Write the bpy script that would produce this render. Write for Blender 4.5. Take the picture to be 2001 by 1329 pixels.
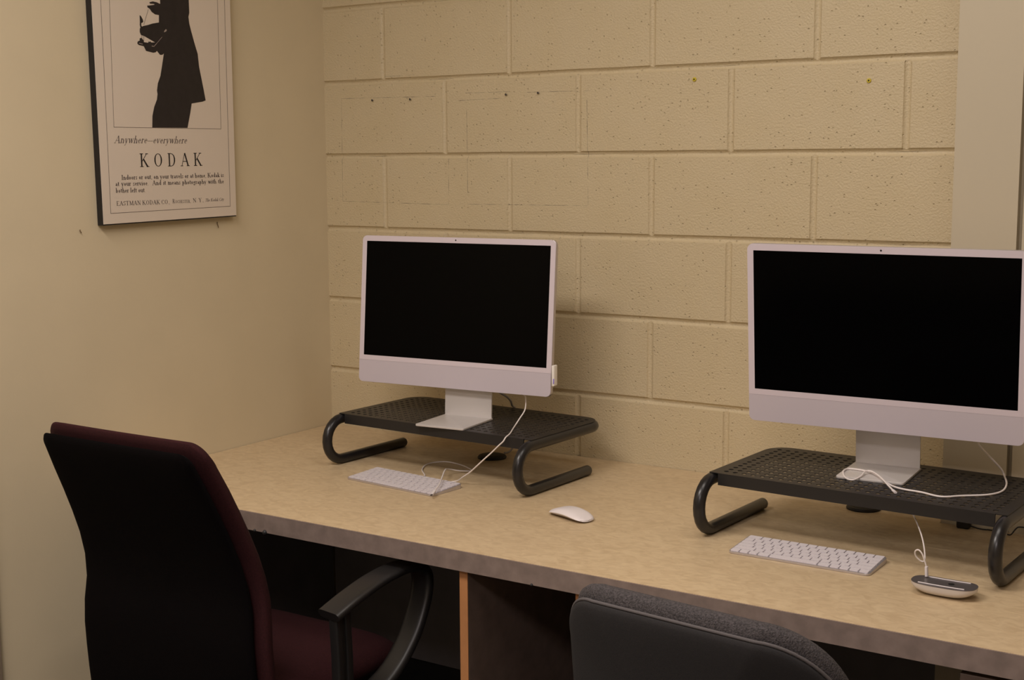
import bpy, bmesh, math, random
from mathutils import Vector, Matrix
from mathutils.geometry import tessellate_polygon
random.seed(7)
PI = math.pi
sc = bpy.context.scene
for o in list(bpy.data.objects): bpy.data.objects.remove(o, do_unlink=True)
COL = sc.collection

# ------------------------------------------------------------------ camera
yaw, pitch, roll = -0.578318, -0.132609, -0.005550
CAM = Vector((2.55935, -2.95555, 1.50900))

f = Vector((math.sin(yaw)*math.cos(pitch), math.cos(yaw)*math.cos(pitch), math.sin(pitch)))
r = Vector((math.cos(yaw), -math.sin(yaw), 0)); u = r.cross(f)
r2 = r*math.cos(roll) + u*math.sin(roll); u2 = -r*math.sin(roll) + u*math.cos(roll)
cd = bpy.data.cameras.new('camera'); cam = bpy.data.objects.new('camera', cd); COL.objects.link(cam)
M = Matrix.Identity(4)
for i in range(3):
    M[i][0], M[i][1], M[i][2], M[i][3] = r2[i], u2[i], -f[i], CAM[i]
cam.matrix_world = M
cd.sensor_width = 36.0; cd.lens = 2630.62*36.0/2001.0; cd.clip_start = 0.05
sc.camera = cam
# ------------------------------------------------------------------ light
vs = sc.view_settings
vs.view_transform = 'Standard'; vs.look = 'None'; vs.gamma = 1; vs.exposure = -0.93
try: vs.use_curve_mapping = False
except Exception: pass
w = bpy.data.worlds.new('world'); sc.world = w; w.use_nodes = True
w.node_tree.nodes['Background'].inputs[0].default_value = (0.5, 0.42, 0.34, 1)
w.node_tree.nodes['Background'].inputs[1].default_value = 0.05
LIGHTS = [  # x, y, size x, size y, power, colour
    (1.90, -1.05, 1.20, 0.60, 17, (1.0, 0.915, 0.855)),
    (0.95, -2.20, 1.20, 0.60, 66, (1.0, 0.905, 0.85)),
    (2.45, -3.70, 1.20, 0.60, 62, (1.0, 0.88, 0.88)),
]
for k, (x, y, sx, sy, p, c) in enumerate(LIGHTS):
    ld = bpy.data.lights.new('troffer_lamp', 'AREA'); ld.shape = 'RECTANGLE'; ld.size = sx-0.08; ld.size_y = sy-0.08
    ld.energy = p; ld.color = c
    lo = bpy.data.objects.new('troffer_lamp', ld); COL.objects.link(lo); lo.location = (x, y, 2.715)

# ------------------------------------------------------------------ materials
def mat(name, col, rough=0.5, metal=0.0, spec=None, noise=None, bump=None, vary=0.0, vscale=20, sheen=0, aniso=None):
    """noise bump=(scale, strength, distance); vary mixes a darker tone of the same colour by noise (mottling)"""
    m = bpy.data.materials.new(name); m.use_nodes = True
    nt = m.node_tree; b = nt.nodes['Principled BSDF']
    b.inputs['Base Color'].default_value = (*col, 1); b.inputs['Roughness'].default_value = rough
    b.inputs['Metallic'].default_value = metal
    if spec is not None: b.inputs['Specular IOR Level'].default_value = spec
    if sheen: b.inputs['Sheen Weight'].default_value = sheen
    tc = nt.nodes.new('ShaderNodeTexCoord')
    if vary:
        n = nt.nodes.new('ShaderNodeTexNoise'); n.inputs['Scale'].default_value = vscale; n.inputs['Detail'].default_value = 6
        nt.links.new(tc.outputs['Object'], n.inputs['Vector'])
        mx = nt.nodes.new('ShaderNodeMix'); mx.data_type = 'RGBA'
        rp = nt.nodes.new('ShaderNodeMapRange'); rp.inputs['From Min'].default_value = 0.35; rp.inputs['From Max'].default_value = 0.65
        nt.links.new(n.outputs['Fac'], rp.inputs['Value']); nt.links.new(rp.outputs['Result'], mx.inputs['Factor'])
        mx.inputs['A'].default_value = (*col, 1); mx.inputs['B'].default_value = (*[c*(1-vary) for c in col], 1)
        nt.links.new(mx.outputs['Result'], b.inputs['Base Color'])
    if bump:
        n2 = nt.nodes.new('ShaderNodeTexNoise'); n2.inputs['Scale'].default_value = bump[0]; n2.inputs['Detail'].default_value = 4
        nt.links.new(tc.outputs['Object'], n2.inputs['Vector'])
        bp = nt.nodes.new('ShaderNodeBump'); bp.inputs['Strength'].default_value = bump[1]; bp.inputs['Distance'].default_value = bump[2]
        nt.links.new(n2.outputs['Fac'], bp.inputs['Height']); nt.links.new(bp.outputs['Normal'], b.inputs['Normal'])
    return m

WALLC = (0.61, 0.515, 0.345)
def wall_block_material(segs):
    m = bpy.data.materials.new('painted_block'); m.use_nodes = True
    nt = m.node_tree; N = nt.nodes; L = nt.links; b = N['Principled BSDF']
    b.inputs['Roughness'].default_value = 0.48
    tc = N.new('ShaderNodeTexCoord'); sep = N.new('ShaderNodeSeparateXYZ'); L.new(tc.outputs['Object'], sep.inputs[0])
    def math_(op, a, c=None, c2=None):
        n = N.new('ShaderNodeMath'); n.operation = op
        for i, v in enumerate((a, c, c2)):
            if v is None: continue
            if isinstance(v, (int, float)): n.inputs[i].default_value = v
            else: L.new(v, n.inputs[i])
        return n.outputs[0]
    X, Z = sep.outputs['X'], sep.outputs['Z']
    # coarse bumps and sparse pits of painted concrete block
    n1 = N.new('ShaderNodeTexNoise'); n1.inputs['Scale'].default_value = 210; n1.inputs['Detail'].default_value = 3
    L.new(tc.outputs['Object'], n1.inputs['Vector'])
    n2 = N.new('ShaderNodeTexNoise'); n2.inputs['Scale'].default_value = 9; n2.inputs['Detail'].default_value = 2
    L.new(tc.outputs['Object'], n2.inputs['Vector'])
    vo = N.new('ShaderNodeTexVoronoi'); vo.inputs['Scale'].default_value = 95; vo.inputs['Randomness'].default_value = 1
    L.new(tc.outputs['Object'], vo.inputs['Vector'])
    mr = N.new('ShaderNodeMapRange'); mr.inputs['From Min'].default_value = 0.05; mr.inputs['From Max'].default_value = 0.22
    mr.inputs['To Min'].default_value = -1; mr.inputs['To Max'].default_value = 0; L.new(vo.outputs['Distance'], mr.inputs['Value'])
    sc_ = N.new('ShaderNodeSeparateColor'); L.new(vo.outputs['Color'], sc_.inputs[0])
    gate = math_('GREATER_THAN', math_('ADD', sc_.outputs[0], math_('MULTIPLY', math_('SUBTRACT', n2.outputs['Fac'], 0.5), 1.6)), 0.66)
    pits = math_('MULTIPLY', mr.outputs['Result'], gate)
    h = math_('ADD', math_('MULTIPLY', n1.outputs['Fac'], 0.60), math_('MULTIPLY', pits, 1.0))
    bp = N.new('ShaderNodeBump'); bp.inputs['Strength'].default_value = 0.65; bp.inputs['Distance'].default_value = 0.0045
    L.new(h, bp.inputs['Height']); L.new(bp.outputs['Normal'], b.inputs['Normal'])
    # pencil lines of taken-down sheets
    n3 = N.new('ShaderNodeTexNoise'); n3.inputs['Scale'].default_value = 30; n3.inputs['Detail'].default_value = 3
    L.new(tc.outputs['Object'], n3.inputs['Vector'])
    mask = None
    for (x0, z0, x1, z1) in segs:
        if abs(x1-x0) > abs(z1-z0):
            sl = (z1-z0)/(x1-x0)
            d = math_('ABSOLUTE', math_('SUBTRACT', Z, math_('MULTIPLY_ADD', X, sl, z0-sl*x0)))
            t, a, c = X, min(x0, x1), max(x0, x1)
        else:
            sl = (x1-x0)/(z1-z0)
            d = math_('ABSOLUTE', math_('SUBTRACT', X, math_('MULTIPLY_ADD', Z, sl, x0-sl*z0)))
            t, a, c = Z, min(z0, z1), max(z0, z1)
        k = math_('MULTIPLY', math_('LESS_THAN', d, 0.00065), math_('COMPARE', t, (a+c)/2, (c-a)/2))
        mask = k if mask is None else math_('MAXIMUM', mask, k)
    fade = N.new('ShaderNodeMapRange'); fade.inputs['From Min'].default_value = 0.38; fade.inputs['From Max'].default_value = 0.62
    fade.inputs['To Max'].default_value = 0.75; L.new(n3.outputs['Fac'], fade.inputs['Value'])
    fac = math_('MULTIPLY', mask, fade.outputs['Result'])
    mx0 = N.new('ShaderNodeMix'); mx0.data_type = 'RGBA'
    mx0.inputs['A'].default_value = (*WALLC, 1); mx0.inputs['B'].default_value = (WALLC[0]*.95, WALLC[1]*.93, WALLC[2]*.86, 1)
    L.new(n2.outputs['Fac'], mx0.inputs['Factor'])
    mx = N.new('ShaderNodeMix'); mx.data_type = 'RGBA'; L.new(fac, mx.inputs['Factor'])
    L.new(mx0.outputs['Result'], mx.inputs['A']); mx.inputs['B'].default_value = (0.10, 0.09, 0.08, 1)
    L.new(mx.outputs['Result'], b.inputs['Base Color'])
    return m

SEGS = [(.062,1.684,.059,1.397),(.062,1.684,.405,1.680),(.059,1.397,.429,1.392),(.431,1.515,.429,1.392),
        (.491,1.662,.492,1.393),(.488,1.686,.629,1.685),(.455,1.667,.602,1.669),(.492,1.394,.859,1.395),
        (.857,1.658,.861,1.395),(.68,1.682,.862,1.680),(.215,1.739,.320,1.739)]
M_BLOCK = wall_block_material(SEGS)
M_WALL = mat('painted_plaster', (0.68, 0.58, 0.40), 0.55, bump=(220, 0.12, 0.001), vary=0.04, vscale=5)
M_PIL = mat('painted_column', (0.53, 0.465, 0.345), 0.55, bump=(200, 0.08, 0.001))
M_CEIL = mat('ceiling_white', (0.75, 0.73, 0.68), 0.8)
M_FLOOR = mat('dark_floor_tile', (0.045, 0.042, 0.042), 0.6, vary=0.3, vscale=15)
M_VINYL = mat('black_vinyl', (0.012, 0.012, 0.013), 0.5)
M_TRIM = mat('door_trim', (0.33, 0.26, 0.19), 0.5)
M_ALU = mat('silver_aluminium', (0.62, 0.59, 0.62), 0.38, 0.75)
M_STAND = mat('silver_stand', (0.64, 0.61, 0.60), 0.40, 0.25)
M_CHIN = mat('pale_lilac_silver', (0.55, 0.50, 0.56), 0.42, 0.0)
M_BEZ = mat('white_bezel', (0.66, 0.59, 0.65), 0.3)
M_SCREEN = mat('black_glass', (0.0010, 0.0010, 0.0012), 0.10, spec=0.06)
M_LENS = mat('camera_lens', (0.01, 0.01, 0.012), 0.2)
M_BLACK = mat('black_powder_coat', (0.0130, 0.0122, 0.0130), 0.42, bump=(600, 0.1, 0.0005))
M_TUBE = mat('black_tube', (0.013, 0.012, 0.013), 0.30)
M_RUB = mat('black_rubber', (0.010, 0.010, 0.011), 0.55)
M_WPLAS = mat('white_plastic', (0.78, 0.73, 0.74), 0.35)
M_KEY = mat('white_key', (0.70, 0.655, 0.69), 0.45)
M_CABLE = mat('white_cable', (0.80, 0.74, 0.72), 0.45)
M_GREYC = mat('grey_cable', (0.36, 0.34, 0.34), 0.5)
M_LILAC = mat('violet_reflection', (0.35, 0.28, 0.75), 0.3)
M_YEL = mat('yellow_plug', (0.62, 0.50, 0.03), 0.45)
M_STEEL = mat('dull_steel', (0.10, 0.09, 0.085), 0.4, 0.8)
M_BRASS = mat('dull_brass', (0.17, 0.11, 0.05), 0.5, 0.3)
M_PAPER = mat('cream_print', (0.73, 0.635, 0.535), 0.42, vary=0.03, vscale=3)
M_INK = mat('black_ink', (0.018, 0.013, 0.014), 0.55, vary=0.3, vscale=60)
M_INK2 = mat('faded_ink', (0.085, 0.062, 0.06), 0.6)
M_BOARD = mat('black_board', (0.008, 0.007, 0.008), 0.5)
M_BURG = mat('burgundy_cloth', (0.034, 0.0075, 0.0090), 0.9, spec=0.2, bump=(900, 0.5, 0.0008), vary=0.3, vscale=300)
M_BURGD = mat('dark_burgundy_back', (0.0018, 0.0010, 0.0013), 0.95, spec=0.1, bump=(900, 0.4, 0.0008))
M_GREY = mat('grey_cloth', (0.088, 0.078, 0.082), 0.95, bump=(450, 1.0, 0.0025), vary=0.6, vscale=330)
M_GREYD = mat('charcoal_cloth', (0.017, 0.0155, 0.0165), 0.95, bump=(900, 0.5, 0.0008), vary=0.25, vscale=420)
M_PLAS = mat('black_chair_plastic', (0.017, 0.016, 0.016), 0.38, bump=(900, 0.15, 0.0004))
M_PANEL = mat('maple_panel_edge', (0.55, 0.25, 0.10), 0.5, vary=0.15, vscale=18)
M_PANELF = mat('grey_brown_laminate', (0.20, 0.145, 0.12), 0.5, vary=0.2, vscale=30)
M_EDGE = mat('edge_laminate', (0.275, 0.212, 0.185), 0.5, vary=0.22, vscale=38)
M_GREYP = mat('grey_plastic', (0.22, 0.20, 0.20), 0.5)

def laminate():
    m = mat('beige_laminate', (0.72, 0.56, 0.35), 0.40)
    nt = m.node_tree; N = nt.nodes; L = nt.links; b = N['Principled BSDF']
    tc = N.new('ShaderNodeTexCoord'); mp = N.new('ShaderNodeMapping'); mp.inputs['Rotation'].default_value = (0, 0, 0.6)
    mp.inputs['Scale'].default_value = (1, 1.5, 1)
    L.new(tc.outputs['Object'], mp.inputs['Vector'])
    n = N.new('ShaderNodeTexNoise'); n.inputs['Scale'].default_value = 34; n.inputs['Detail'].default_value = 8; n.inputs['Distortion'].default_value = 1.2
    L.new(mp.outputs['Vector'], n.inputs['Vector'])
    rp = N.new('ShaderNodeValToRGB'); e = rp.color_ramp.elements
    e[0].position = 0.33; e[0].color = (0.54, 0.405, 0.245, 1); e[1].position = 0.66; e[1].color = (0.645, 0.505, 0.318, 1)
    e2 = rp.color_ramp.elements.new(0.5); e2.color = (0.60, 0.460, 0.285, 1)
    L.new(n.outputs['Fac'], rp.inputs['Fac']); L.new(rp.outputs['Color'], b.inputs['Base Color'])
    return m
M_LAM = laminate()
def emis():
    m = bpy.data.materials.new('lamp_diffuser'); m.use_nodes = True; b = m.node_tree.nodes['Principled BSDF']
    b.inputs['Base Color'].default_value = (0.9, 0.88, 0.82, 1); b.inputs['Emission Color'].default_value = (1, 0.85, 0.68, 1)
    b.inputs['Emission Strength'].default_value = 2.0
    return m
M_EMIS = emis()

# ------------------------------------------------------------------ helpers
def obj(name, bm, m, parent=None, smooth=True, loc=None, angle=35):
    me = bpy.data.meshes.new(name); bm.normal_update(); bm.to_mesh(me); bm.free()
    me.materials.append(m)
    if smooth:
        me.shade_smooth()
        try: me.set_sharp_from_angle(angle=math.radians(angle))
        except Exception: pass
    o = bpy.data.objects.new(name, me); COL.objects.link(o)
    if parent: o.parent = parent
    if loc: o.location = loc
    return o
def thing(name, label, cat, loc=(0, 0, 0), rz=0, group=None):
    o = bpy.data.objects.new(name, None); COL.objects.link(o); o.empty_display_size = 0.05
    o.location = loc; o.rotation_euler = (0, 0, rz); o['label'] = label; o['category'] = cat
    if group: o['group'] = group
    return o
def tag(o, label, cat, group=None):
    o['label'] = label; o['category'] = cat
    if group: o['group'] = group
    return o
def struct(o): o['kind'] = 'structure'; return o

def add_box(bm, x0, x1, y0, y1, z0, z1, bev=0.0, seg=2):
    vs_ = [bm.verts.new((x, y, z)) for z in (z0, z1) for y in (y0, y1) for x in (x0, x1)]
    fs = [(0, 2, 3, 1), (4, 5, 7, 6), (0, 1, 5, 4), (2, 6, 7, 3), (0, 4, 6, 2), (1, 3, 7, 5)]
    faces = [bm.faces.new([vs_[i] for i in q]) for q in fs]
    if bev:
        es = list({e for fc in faces for e in fc.edges})
        bmesh.ops.bevel(bm, geom=es, offset=bev, segments=seg, profile=0.5, affect='EDGES')
    return bm
def box(*a, **k): return add_box(bmesh.new(), *a, **k)

def rrect(hx, hy, r, n=6, cx=0, cy=0):
    """rounded rectangle outline, counter-clockwise; r may be 4 radii (+x+y, -x+y, -x-y, +x-y)"""
    rr = r if isinstance(r, (list, tuple)) else (r,)*4
    out = []
    for k, (sx, sy) in enumerate(((1, 1), (-1, 1), (-1, -1), (1, -1))):
        q = rr[k]
        for i in range(n+1):
            a = k*PI/2 + PI/2*i/n
            out.append((cx+sx*(hx-q)+q*math.cos(a), cy+sy*(hy-q)+q*math.sin(a)))
    return out
def prism(bm, pts, z0, z1, axes='xyz', bev=0.0):
    """extrude a 2D outline; axes tells which world axis gets (a, b, height)"""
    idx = ['xyz'.index(c) for c in axes]
    def P(a, b, h):
        v = [0, 0, 0]; v[idx[0]] = a; v[idx[1]] = b; v[idx[2]] = h; return v
    lo = [bm.verts.new(P(a, b, z0)) for a, b in pts]; hi = [bm.verts.new(P(a, b, z1)) for a, b in pts]
    n = len(pts); f1 = bm.faces.new(list(reversed(lo))); f2 = bm.faces.new(hi)
    for i in range(n): bm.faces.new([lo[i], lo[(i+1) % n], hi[(i+1) % n], hi[i]])
    if bev:
        bmesh.ops.bevel(bm, geom=list(f1.edges)+list(f2.edges), offset=bev, segments=2, profile=0.5, affect='EDGES')
    bmesh.ops.recalc_face_normals(bm, faces=bm.faces)
    return bm
def smooth_path(pts, sub=6):
    """Catmull-Rom"""
    P = [Vector(p) for p in pts]; out = []
    for i in range(len(P)-1):
        p0 = P[max(i-1, 0)]; p1 = P[i]; p2 = P[i+1]; p3 = P[min(i+2, len(P)-1)]
        for k in range(sub):
            t = k/sub
            out.append(0.5*((2*p1)+(-p0+p2)*t+(2*p0-5*p1+4*p2-p3)*t*t+(-p0+3*p1-3*p2+p3)*t**3))
    out.append(P[-1]); return out
def sweep(bm, pts, sec, cap=True, up=None, radii=None):
    """sweep a closed 2D section (list of (a,b)) along pts with parallel transport"""
    P = [Vector(p) for p in pts]; n = len(P); rings = []
    T = [(P[min(i+1, n-1)]-P[max(i-1, 0)]).normalized() for i in range(n)]
    nrm = Vector(up) if up else (Vector((0, 0, 1)) if abs(T[0].z) < 0.9 else Vector((1, 0, 0)))
    nrm = (nrm - T[0]*nrm.dot(T[0])).normalized()
    for i in range(n):
        if i: 
            nrm = nrm - T[i]*nrm.dot(T[i])
            nrm.normalize()
        if up is not None:
            uu = Vector(up); uu = uu - T[i]*uu.dot(T[i])
            if uu.length > 0.2: nrm = uu.normalized()
        bi = T[i].cross(nrm); s = radii[i] if radii else 1.0
        if isinstance(s, (tuple, list)): sa, sb = s
        else: sa = sb = s
        rings.append([bm.verts.new(P[i]+bi*a*sa+nrm*b*sb) for a, b in sec])
    m = len(sec)
    for i in range(n-1):
        for k in range(m):
            bm.faces.new([rings[i][k], rings[i][(k+1) % m], rings[i+1][(k+1) % m], rings[i+1][k]])
    if cap:
        bm.faces.new(list(reversed(rings[0]))); bm.faces.new(rings[-1])
    bmesh.ops.recalc_face_normals(bm, faces=bm.faces)
    return bm
def circ(r, n=12): return [(r*math.cos(2*PI*i/n), r*math.sin(2*PI*i/n)) for i in range(n)]
def tube(bm, pts, r, n=12, radii=None, cap=True): return sweep(bm, pts, circ(r, n), cap, None, radii)
def rounded_tube(bm, pts, r, n=14):
    """tube with domed ends"""
    P = [Vector(p) for p in pts]; a = (P[0]-P[1]).normalized(); b = (P[-1]-P[-2]).normalized()
    e = [0.35, 0.7, 0.92]; pre = [(P[0]+a*r*0.6*k, math.sqrt(1-k*k)) for k in (0.97, 0.8, 0.5)]
    post = [(P[-1]+b*r*0.6*k, math.sqrt(1-k*k)) for k in (0.5, 0.8, 0.97)]
    pts2 = [p for p, _ in pre]+P+[p for p, _ in post]
    rad = [q for _, q in pre]+[1]*len(P)+[q for _, q in post]
    return tube(bm, pts2, r, n, rad)
def lathe(bm, prof, n=32, loc=(0, 0, 0)):
    rings = []
    for rr, z in prof:
        rings.append([bm.verts.new((loc[0]+rr*math.cos(2*PI*i/n), loc[1]+rr*math.sin(2*PI*i/n), loc[2]+z)) for i in range(n)])
    for i in range(len(rings)-1):
        for k in range(n): bm.faces.new([rings[i][k], rings[i][(k+1) % n], rings[i+1][(k+1) % n], rings[i+1][k]])
    bm.faces.new(list(reversed(rings[0]))); bm.faces.new(rings[-1])
    bmesh.ops.recalc_face_normals(bm, faces=bm.faces)
    return bm
def pad(bm, outline, fn, tf, tb, rings=9, pw=3.2, inner=0.0):
    """padded slab: outline list of (a,b); fn(a,b,h) -> xyz; bulges tf to +h and tb to -h, rounded rim"""
    n = len(outline); cx = sum(p[0] for p in outline)/n; cy = sum(p[1] for p in outline)/n
    ss = [math.sin(PI/2*k/rings) for k in range(rings, 0, -1)]   # 1 .. small
    def ring(s, h): return [bm.verts.new(fn(cx+(a-cx)*s, cy+(b-cy)*s, h)) for a, b in outline]
    prof = lambda s: (max(0.0, 1-s**pw))**(1/2.2)
    rim = ring(1.0, 0.0)
    for t, sgn in ((tf, 1), (tb, -1)):
        prev = rim
        for s in ss[1:]+[0.0]:
            if s > 0:
                cur = ring(s, sgn*t*prof(s))
                for k in range(n):
                    q = [prev[k], prev[(k+1) % n], cur[(k+1) % n], cur[k]]
                    bm.faces.new(q if sgn > 0 else q[::-1])
            else:
                c = bm.verts.new(fn(cx, cy, sgn*t))
                for k in range(n):
                    q = [prev[k], prev[(k+1) % n], c]
                    bm.faces.new(q if sgn > 0 else q[::-1])
                break
            prev = cur
    bmesh.ops.recalc_face_normals(bm, faces=bm.faces)
    return bm

# ------------------------------------------------------------------ the setting
RX, RY, RZ = 4.6, -5.2, 2.75
JZ = 0.7100; BH = 0.2032; BW = 0.4064*1.0169; BX0 = 0.0057
def block_wall():
    bm = bmesh.new(); D = 0.0068; g = 0.0085
    def prof(d):
        d = abs(d)/g
        return -D*(math.cos(min(d, 1)*PI/2)**0.7 if d < 1 else 0)
    offs = [-g*1.01, -g*.8, -g*.55, -g*.3, 0, g*.3, g*.55, g*.8, g*1.01]
    j0 = -4
    for c in range(-4, 11):
        z0 = JZ+c*BH; z1 = z0+BH
        if z1 < 0 or z0 > RZ: continue
        par = (c % 2)              # even: joints at odd half blocks
        joints = [BX0+(k+(0.5 if par else 0.0))*BW for k in range(0, 12)]
        if par == 0: joints = joints[1:]
        xs = {0.0, RX}
        for j in joints:
            jit = random.uniform(-.001, .001)
            for o_ in offs: xs.add(min(max(j+o_, 0), RX))
        for k in range(1, 40): xs.add(RX*k/40)
        if par == 1 or True:
            xs |= {0.004, 0.010}
        xs = sorted(xs)
        zs = [z0+o_ for o_ in offs if o_ >= 0]+[z0+BH*.3, z0+BH*.7]+[z1+o_ for o_ in offs if o_ <= 0]
        zs = sorted(set(zs))
        grid = []
        for z in zs:
            dz = prof(min(abs(z-z0), abs(z-z1)))
            row = []
            for x in xs:
                dj = min(abs(x-j) for j in joints)
                jc = c if abs(z-z0) < abs(z-z1) else c+1
                wz = 0.0011*math.sin(x*23+jc*1.7)*(1 if dz < 0 else 0)
                row.append(bm.verts.new((x, min(0.0, min(dz, prof(dj)*0.75))*-1, min(max(z+wz, 0), RZ))))
            grid.append(row)
        for a in range(len(zs)-1):
            for b in range(len(xs)-1):
                bm.faces.new([grid[a][b], grid[a][b+1], grid[a+1][b+1], grid[a+1][b]])
    # plain back face for thickness
    v = [bm.verts.new(p) for p in ((0, .15, 0), (RX, .15, 0), (RX, .15, RZ), (0, .15, RZ))]
    bm.faces.new(v[::-1])
    return bm
struct(obj('wall_back', block_wall(), M_BLOCK, smooth=False))
struct(obj('wall_left', box(-0.12, 0, RY, 0.15, 0, RZ), M_WALL, smooth=False))
struct(obj('wall_right', box(RX, RX+.12, RY, 0.15, 0, RZ), M_WALL, smooth=False))
struct(obj('wall_front', box(-.12, RX+.12, RY-.12, RY, 0, RZ), M_WALL, smooth=False))
struct(obj('floor', box(-.12, RX+.12, RY-.12, .15, -.06, 0), M_FLOOR, smooth=False))
struct(obj('ceiling', box(-.12, RX+.12, RY-.12, .15, RZ, RZ+.06), M_CEIL, smooth=False))
# smooth boxed column standing out of the block wall, with a narrow reveal in its face
PX0, PX1, PX2, PX3, PYF = 1.8065, 1.9345, 1.9450, 2.62, -0.158
bm = bmesh.new()
prism(bm, [(PX0, 0.0), (PX0, PYF), (PX1, PYF), (PX1, -.135), (PX2, -.135), (PX2, PYF), (PX3, PYF), (PX3, 0.0)], 0.0, RZ, bev=0)
struct(obj('wall_column', bm, M_PIL, smooth=False))
struct(obj('baseboard_back', box(0.0, PX0, -.006, 0, 0, 0.10, bev=.002), M_VINYL))
struct(obj('baseboard_left', box(0.0, .006, -1.13, -.006, 0, 0.10, bev=.002), M_VINYL))
struct(obj('trim_1', box(0.0, .016, -1.26, -1.156, 0, 1.02, bev=.003), M_TRIM))

# ceiling lights
for k, (x, y, sx, sy, p, c) in enumerate(LIGHTS):
    t = thing('ceiling_light', ['rectangular ceiling light above the desk, nearest the column',
                                'rectangular ceiling light above the left end of the desk',
                                'rectangular ceiling light at the rear of the room'][k], 'light', (x, y, 2.75))
    bm = bmesh.new(); hx, hy = sx/2, sy/2
    add_box(bm, -hx, hx, -hy, -hy+.03, -.032, 0); add_box(bm, -hx, hx, hy-.03, hy, -.032, 0)
    add_box(bm, -hx, -hx+.03, -hy+.03, hy-.03, -.032, 0); add_box(bm, hx-.03, hx, -hy+.03, hy-.03, -.032, 0)
    obj('frame', bm, M_CEIL, t, smooth=False)
    obj('diffuser', box(-hx+.03, hx-.03, -hy+.03, hy-.03, -.02, -.008), M_EMIS, t, smooth=False)

# ------------------------------------------------------------------ desk
ZD = 0.749; DT = 0.041; DY = -0.863; DX = 3.3
desk = thing('countertop', 'long beige mottled laminate desk top running along the block wall', 'desk', (0, 0, ZD))
g_ = 0.0015
top_pts = [(g_, DY+.003), (DX, DY+.003), (DX, -g_), (PX3+g_, -g_), (PX3+g_, PYF-g_), (PX0-g_, PYF-g_), (PX0-g_, -g_), (g_, -g_)]
obj('desk_surface', prism(bmesh.new(), top_pts, -DT, 0), M_LAM, desk, smooth=False)
o = obj('edge_band', box(g_, DX, DY, DY+.003, -DT, -.0006), M_EDGE, desk, smooth=False); o['label'] = 'grey-brown mottled front edge of the desk'
for x, rr in ((.5480, .0058), (.5180, .0036), (1.235, .003)):   # small dark lumps of glue on the lower front edge
    bm = bmesh.new(); lathe(bm, [(rr*.4, -rr), (rr, -rr*.4), (rr, rr*.3), (rr*.4, rr)], 10, (x, DY, -DT+.0005))
    obj('glue_blob', bm, M_RUB, desk)
def panel(x, y0, y1, lab, w=.019):
    t = thing('support_panel', lab, 'desk support', (x, 0, 0))
    obj('board', box(0, w, y0+.002, y1, 0, ZD-DT-.0005), M_PANELF, t, smooth=False)
    e = obj('edge_strip', box(0, w, y0, y0+.002, 0, ZD-DT-.0005), M_PANEL, t, smooth=False); e['label'] = 'orange maple front edge'
    return t
panel(1.0575, -.850, -.01, 'brown desk support panel with orange edge beside the burgundy chair armrest')
panel(1.3240, -.850, -.01, 'desk support panel with orange edge just left of the grey chair back')
t = thing('desk_cabinet', 'brown laminate cabinet under the desk at the lower right corner', 'cabinet', (2.0300, 0, 0))
obj('body', box(0, .50, -.826, PYF-.004, 0, ZD-DT-.0005), M_PANELF, t, smooth=False)
obj('door', box(.001, .499, -.846, -.828, .09, ZD-DT-.012, bev=.0015), M_PANELF, t, smooth=False)
obj('door_handle', tube(bmesh.new(), [(.43, -.846, .50), (.43, -.866, .50), (.43, -.866, .40), (.43, -.846, .40)], .004), M_STEEL, t)

M_SHADE = mat('under_desk_shade', (0.17, 0.16, 0.175), 0.6, vary=0.15, vscale=12)  # dark colour standing in for the deep shade under the desk
t = thing('shade_back_board', 'added dark board standing in for shade on the block wall behind the burgundy chair armrest', 'added shade board', (.024, -.030, .105))  # added board, darkens the block wall at the back of the knee space
obj('board', box(0, 1.030, 0, .020, 0, ZD-DT-.106, bev=.001), M_SHADE, t, smooth=False)
t = thing('shade_side_board', 'added dark board standing in for shade on the left wall under the desk end, beside the burgundy chair', 'added shade board', (.008, -.840, .105))  # added board, its dark colour deepens the shade at the desk end
obj('board', box(0, .015, 0, .805, 0, ZD-DT-.106, bev=.001), M_SHADE, t, smooth=False)

t = thing('shade_back_board', 'added dark board standing in for shade on the block wall under the desk, right of the grey chair back', 'added shade board', (1.346, -.030, .105))  # another added board, keeps the wall near black behind the grey chair
obj('board', box(0, .455, 0, .020, 0, ZD-DT-.106, bev=.001), M_SHADE, t, smooth=False)

def grommet(x, y, lab):
    t = thing('cable_grommet', lab, 'desk grommet', (x, y, ZD))
    obj('rim', lathe(bmesh.new(), [(.0370, 0), (.0375, .003), (.0345, .0065), (.0300, .0075)], 40), M_RUB, t)
    obj('cap', lathe(bmesh.new(), [(.0285, .0068), (.0295, .0078), (.0270, .0088), (.0100, .0090)], 40), M_RUB, t)
grommet(.655, -.135, 'round black cable grommet on the desk under the left monitor stand')
grommet(1.632, -.130, 'round black cable grommet on the desk under the right monitor stand')

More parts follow.
